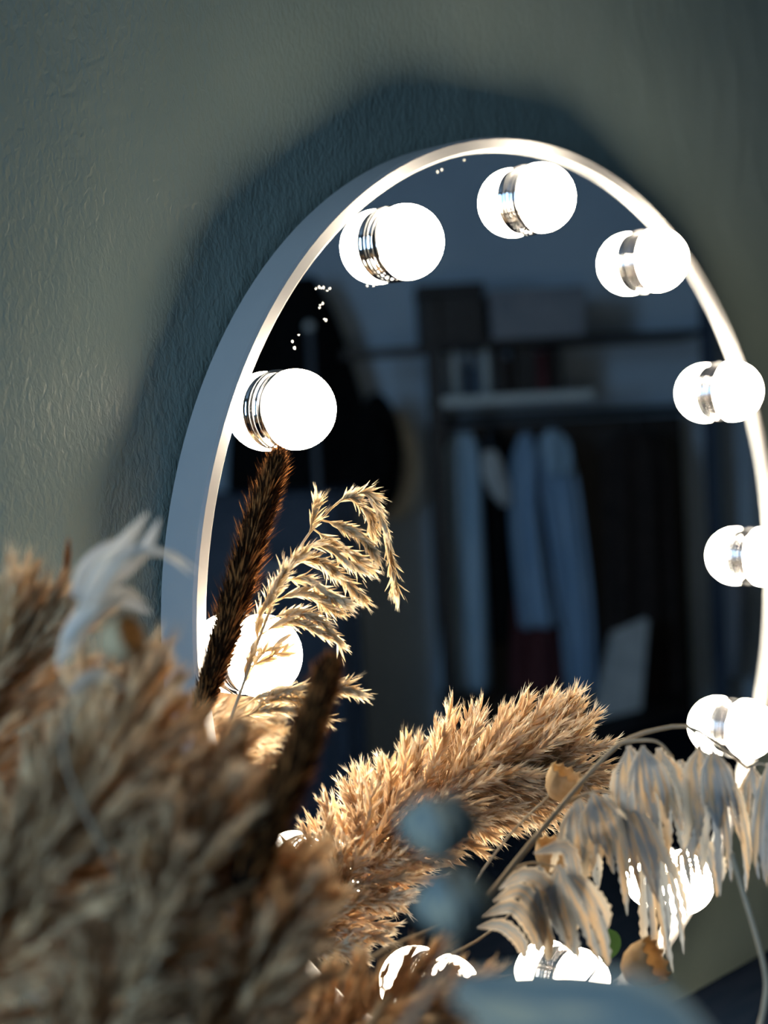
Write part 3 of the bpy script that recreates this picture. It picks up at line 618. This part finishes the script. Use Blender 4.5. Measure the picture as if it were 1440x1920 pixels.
# clothes on the rail
def garment(name, label, cat, ctrl, mt, d=.12, thick=.03, folds=5, seed=1, hook=True, group='clothes on the rail'):
    """ctrl: (px of the middle, py, half width px) from the shoulder down; a closed, softly pleated body"""
    rg = random.Random(seed); D = DR + d; n = 40; K = 22
    rows = spline([(x, y, h) for x, y, h in ctrl], K); ph = rg.uniform(0, 6)
    a0_, z0_ = rk(ctrl[0][0], ctrl[0][1], D)
    o = empty(name, rfr(Vector((a0_, D, z0_))), label, cat, group)
    mb = MB(); vs = []
    for i, (x, y, h) in enumerate(rows):
        a, z = rk(x, y, D); w_ = h/F_PX*D; q = i/(K-1)
        for k in range(n):
            th = 2*PI*k/n; u = math.cos(th); rip = math.sin(folds*u*1.6 + ph + q*1.2)*thick*.55*min(1, q*2.5)
            vs.append(rfr(Vector((a + w_*u, D + math.sin(th)*thick*(.5+.5*min(1, q*3)) + rip, z))))
    mb.add(vs, [(i*n+k, i*n+(k+1) % n, (i+1)*n+(k+1) % n, (i+1)*n+k) for i in range(K-1) for k in range(n)] + [tuple(range(n-1, -1, -1)), tuple((K-1)*n+k for k in range(n))])
    recalc(mb.build('body', mt, o))
    if hook:
        p = rfr(Vector((a0_, D, z0_))); q_ = rfr(Vector((a0_, DR+.12, zr+.012)))
        mb = MB(); mb.tube([p, p.lerp(q_, .6), q_], .002, 6); mb.build('hook', M['polemetal'], o)
    return o
garment('hanging_trousers', 'long pale blue trousers hanging at the left of the reflected rail', 'trousers', [(868, 812, 18), (866, 860, 34), (868, 1000, 40), (870, 1150, 46), (872, 1294, 50)], M['ltblue'], .10, .03, 4, 2)
garment('hanging_dress', 'blue garment tapering down to the right, middle of the reflected rail', 'dress', [(985, 812, 10), (985, 860, 26), (985, 960, 30), (998, 1080, 34), (1012, 1175, 38)], M['denim'], .09, .03, 4, 3)
garment('hanging_shirt', 'blue shirt hanging right of the middle on the reflected rail', 'shirt', [(1030, 812, 14), (1040, 870, 36), (1062, 1000, 34), (1080, 1150, 32), (1090, 1300, 28)], M['denim'], .13, .03, 5, 4)
garment('hanging_scarf', 'short white scarf between two blue garments in the reflection', 'scarf', [(918, 845, 12), (925, 880, 22), (938, 920, 20), (950, 948, 10)], M['white'], .06, .012, 2, 5)
garment('hanging_vest', 'short pale vest over the blue shirt in the reflection', 'vest', [(1035, 806, 10), (1040, 830, 26), (1046, 865, 26), (1048, 890, 20)], M['ltblue'], .075, .018, 3, 6)
garment('hanging_skirt', 'dark red skirt low between the blue garments in the reflection', 'skirt', [(995, 1100, 30), (1000, 1180, 44), (1005, 1292, 52)], M['red'], .16, .03, 4, 7)
garment('hanging_coat', 'dark brown coat hanging at the right of the reflected rail', 'coat', [(1190, 806, 20), (1190, 850, 60), (1195, 1000, 66), (1200, 1180, 70), (1205, 1300, 72)], M['brownc'], .12, .05, 5, 8)
garment('hanging_jacket', 'dark jacket beside the left post of the reflected wardrobe', 'jacket', [(925, 806, 14), (928, 850, 34), (930, 1000, 36), (935, 1200, 40)], M['blackcloth'], .17, .03, 4, 9)
garment('hanging_blouse', 'dim grey cloth at the right edge of the reflection beyond the post', 'cloth', [(1375, 1075, 24), (1378, 1130, 28), (1378, 1200, 22), (1374, 1270, 12)], M['greybox'], .3, .015, 3, 10, hook=True)
# paper bag at the wardrobe's foot
o = empty('paper_bag', rloc(1165, 1340, DR-.12), 'white paper bag standing low at the right in the reflection', 'bag')
def bagp(l): return [rfr(Vector((rk(x, y, DR-.12)[0], DR-.12+dd, rk(x, y, DR-.12)[1]))) for (x, y) in l for dd in (0, .06)]
vs = bagp([(1150, 1192), (1216, 1164), (1202, 1330), (1112, 1352)])
mb = MB(); mb.smooth = False; mb.add(vs, [(0, 2, 4, 6), (1, 7, 5, 3), (2, 3, 5, 4), (4, 5, 7, 6), (6, 7, 1, 0)]); recalc(mb.build('body', M['white'], o))
# hats on the wall
def hat(label, px, py, rx, ry, d, mt, crown):
    o = empty('hat', rloc(px, py, d), label, 'hat'); a, z = rk(px, py, d); sx = rx/F_PX*d; sz = ry/F_PX*d
    fr = lambda v: rfr(Vector((a + v.x*sx, d - v.z*.1, z + v.y*sz)))
    mb = MB(); mb.lathe([(0, .02), (.55, .02), (.8, .06), (1, .14), (1, .1), (.8, .0), (0, -.02)], 40, fr); recalc(mb.build('brim', mt, o))
    mb = MB(); mb.lathe([(.56, .03), (.54, .7), (.4, .95), (0, 1.0)], 32, fr); recalc(mb.build('crown', mt, o)); return o
hat('pale straw hat on the reflected wall, half behind the black hat', 738, 870, 50, 105, DW-.03, M['strawhat'], 1)
hat('black round hat on the reflected wall left of the wardrobe', 712, 850, 44, 112, DW-.16, M['blackcloth'], 1)
# coat stand with a black coat at the left
DS = 3.95
o = empty('coat_stand', rfr(Vector((rk(585, 700, DS)[0], DS, 0))), 'grey pole of a coat stand with a round knob, reflected at the left', 'coat stand')
a, zt = rk(580, 612, DS)
mb = MB(); mb.tube([rfr(Vector((a, DS, 0))), rfr(Vector((a, DS, zt)))], .0085, 10); mb.build('pole', M['polemetal'], o)
mb = MB(); fr = lambda v: rfr(Vector((a+v.x, DS+v.y, zt+v.z))); mb.lathe([(0, -.014), (.010, -.010), (.014, 0), (.010, .010), (0, .014)], 16, fr); mb.build('knob', M['board'], o)
mb = MB(); mb.lathe([(0, 0), (.15, 0), (.15, .015), (.02, .03), (0, .03)], 24, lambda v: rfr(Vector((a+v.x, DS+v.y, v.z)))); recalc(mb.build('base', M['polemetal'], o))
_dr = DR; DR = 4.40
garment('black_coat', 'black coat with sloping shoulder hung on the reflected wall behind the grey pole', 'coat', [(560, 520, 30), (562, 600, 70), (560, 720, 110), (560, 800, 128), (558, 930, 132)], M['blackcloth'], .08, .05, 3, 12, hook=False, group=None)
DR = _dr
o = empty('low_dresser', rfr(Vector((rk(500, 1000, 4.1)[0], 4.2, 0))), 'blue-grey low dresser under the black coat at the left of the reflection', 'dresser')
a0_, zt = rk(350, 936, 4.1); a1_, _ = rk(660, 936, 4.1)
mb = MB(); mb.smooth = False; mb.box((a0_, 4.1, .06), (a1_, 4.5, zt-.025), 0, rfr); bevel(mb.build('body', M['bluegrey'], o), .004)
mb = MB(); mb.smooth = False; mb.box((a0_-.015, 4.08, zt-.025), (a1_+.015, 4.51, zt), 0, rfr); bevel(mb.build('top', M['bluegrey'], o), .004)
for k in range(3):
    h0 = .08 + k*(zt-.13)/3; h1 = h0 + (zt-.13)/3 - .012
    mb = MB(); mb.smooth = False; mb.box((a0_+.02, 4.085, h0), (a1_-.02, 4.1, h1), 0, rfr); d_ = bevel(mb.build('drawer', M['bluegrey'], o), .003)
    mb = MB(); mb.smooth = False; am = (a0_+a1_)/2; mb.box((am-.05, 4.07, (h0+h1)/2-.006), (am+.05, 4.085, (h0+h1)/2+.006), 0, rfr); k_ = mb.build('handle', M['polemetal'], o); k_.parent = d_
for x_ in (a0_+.02, a1_-.06):
    mb = MB(); mb.smooth = False; mb.box((x_, 4.14, 0), (x_+.04, 4.46, .06), 0, rfr); mb.build('foot', M['black'], o)
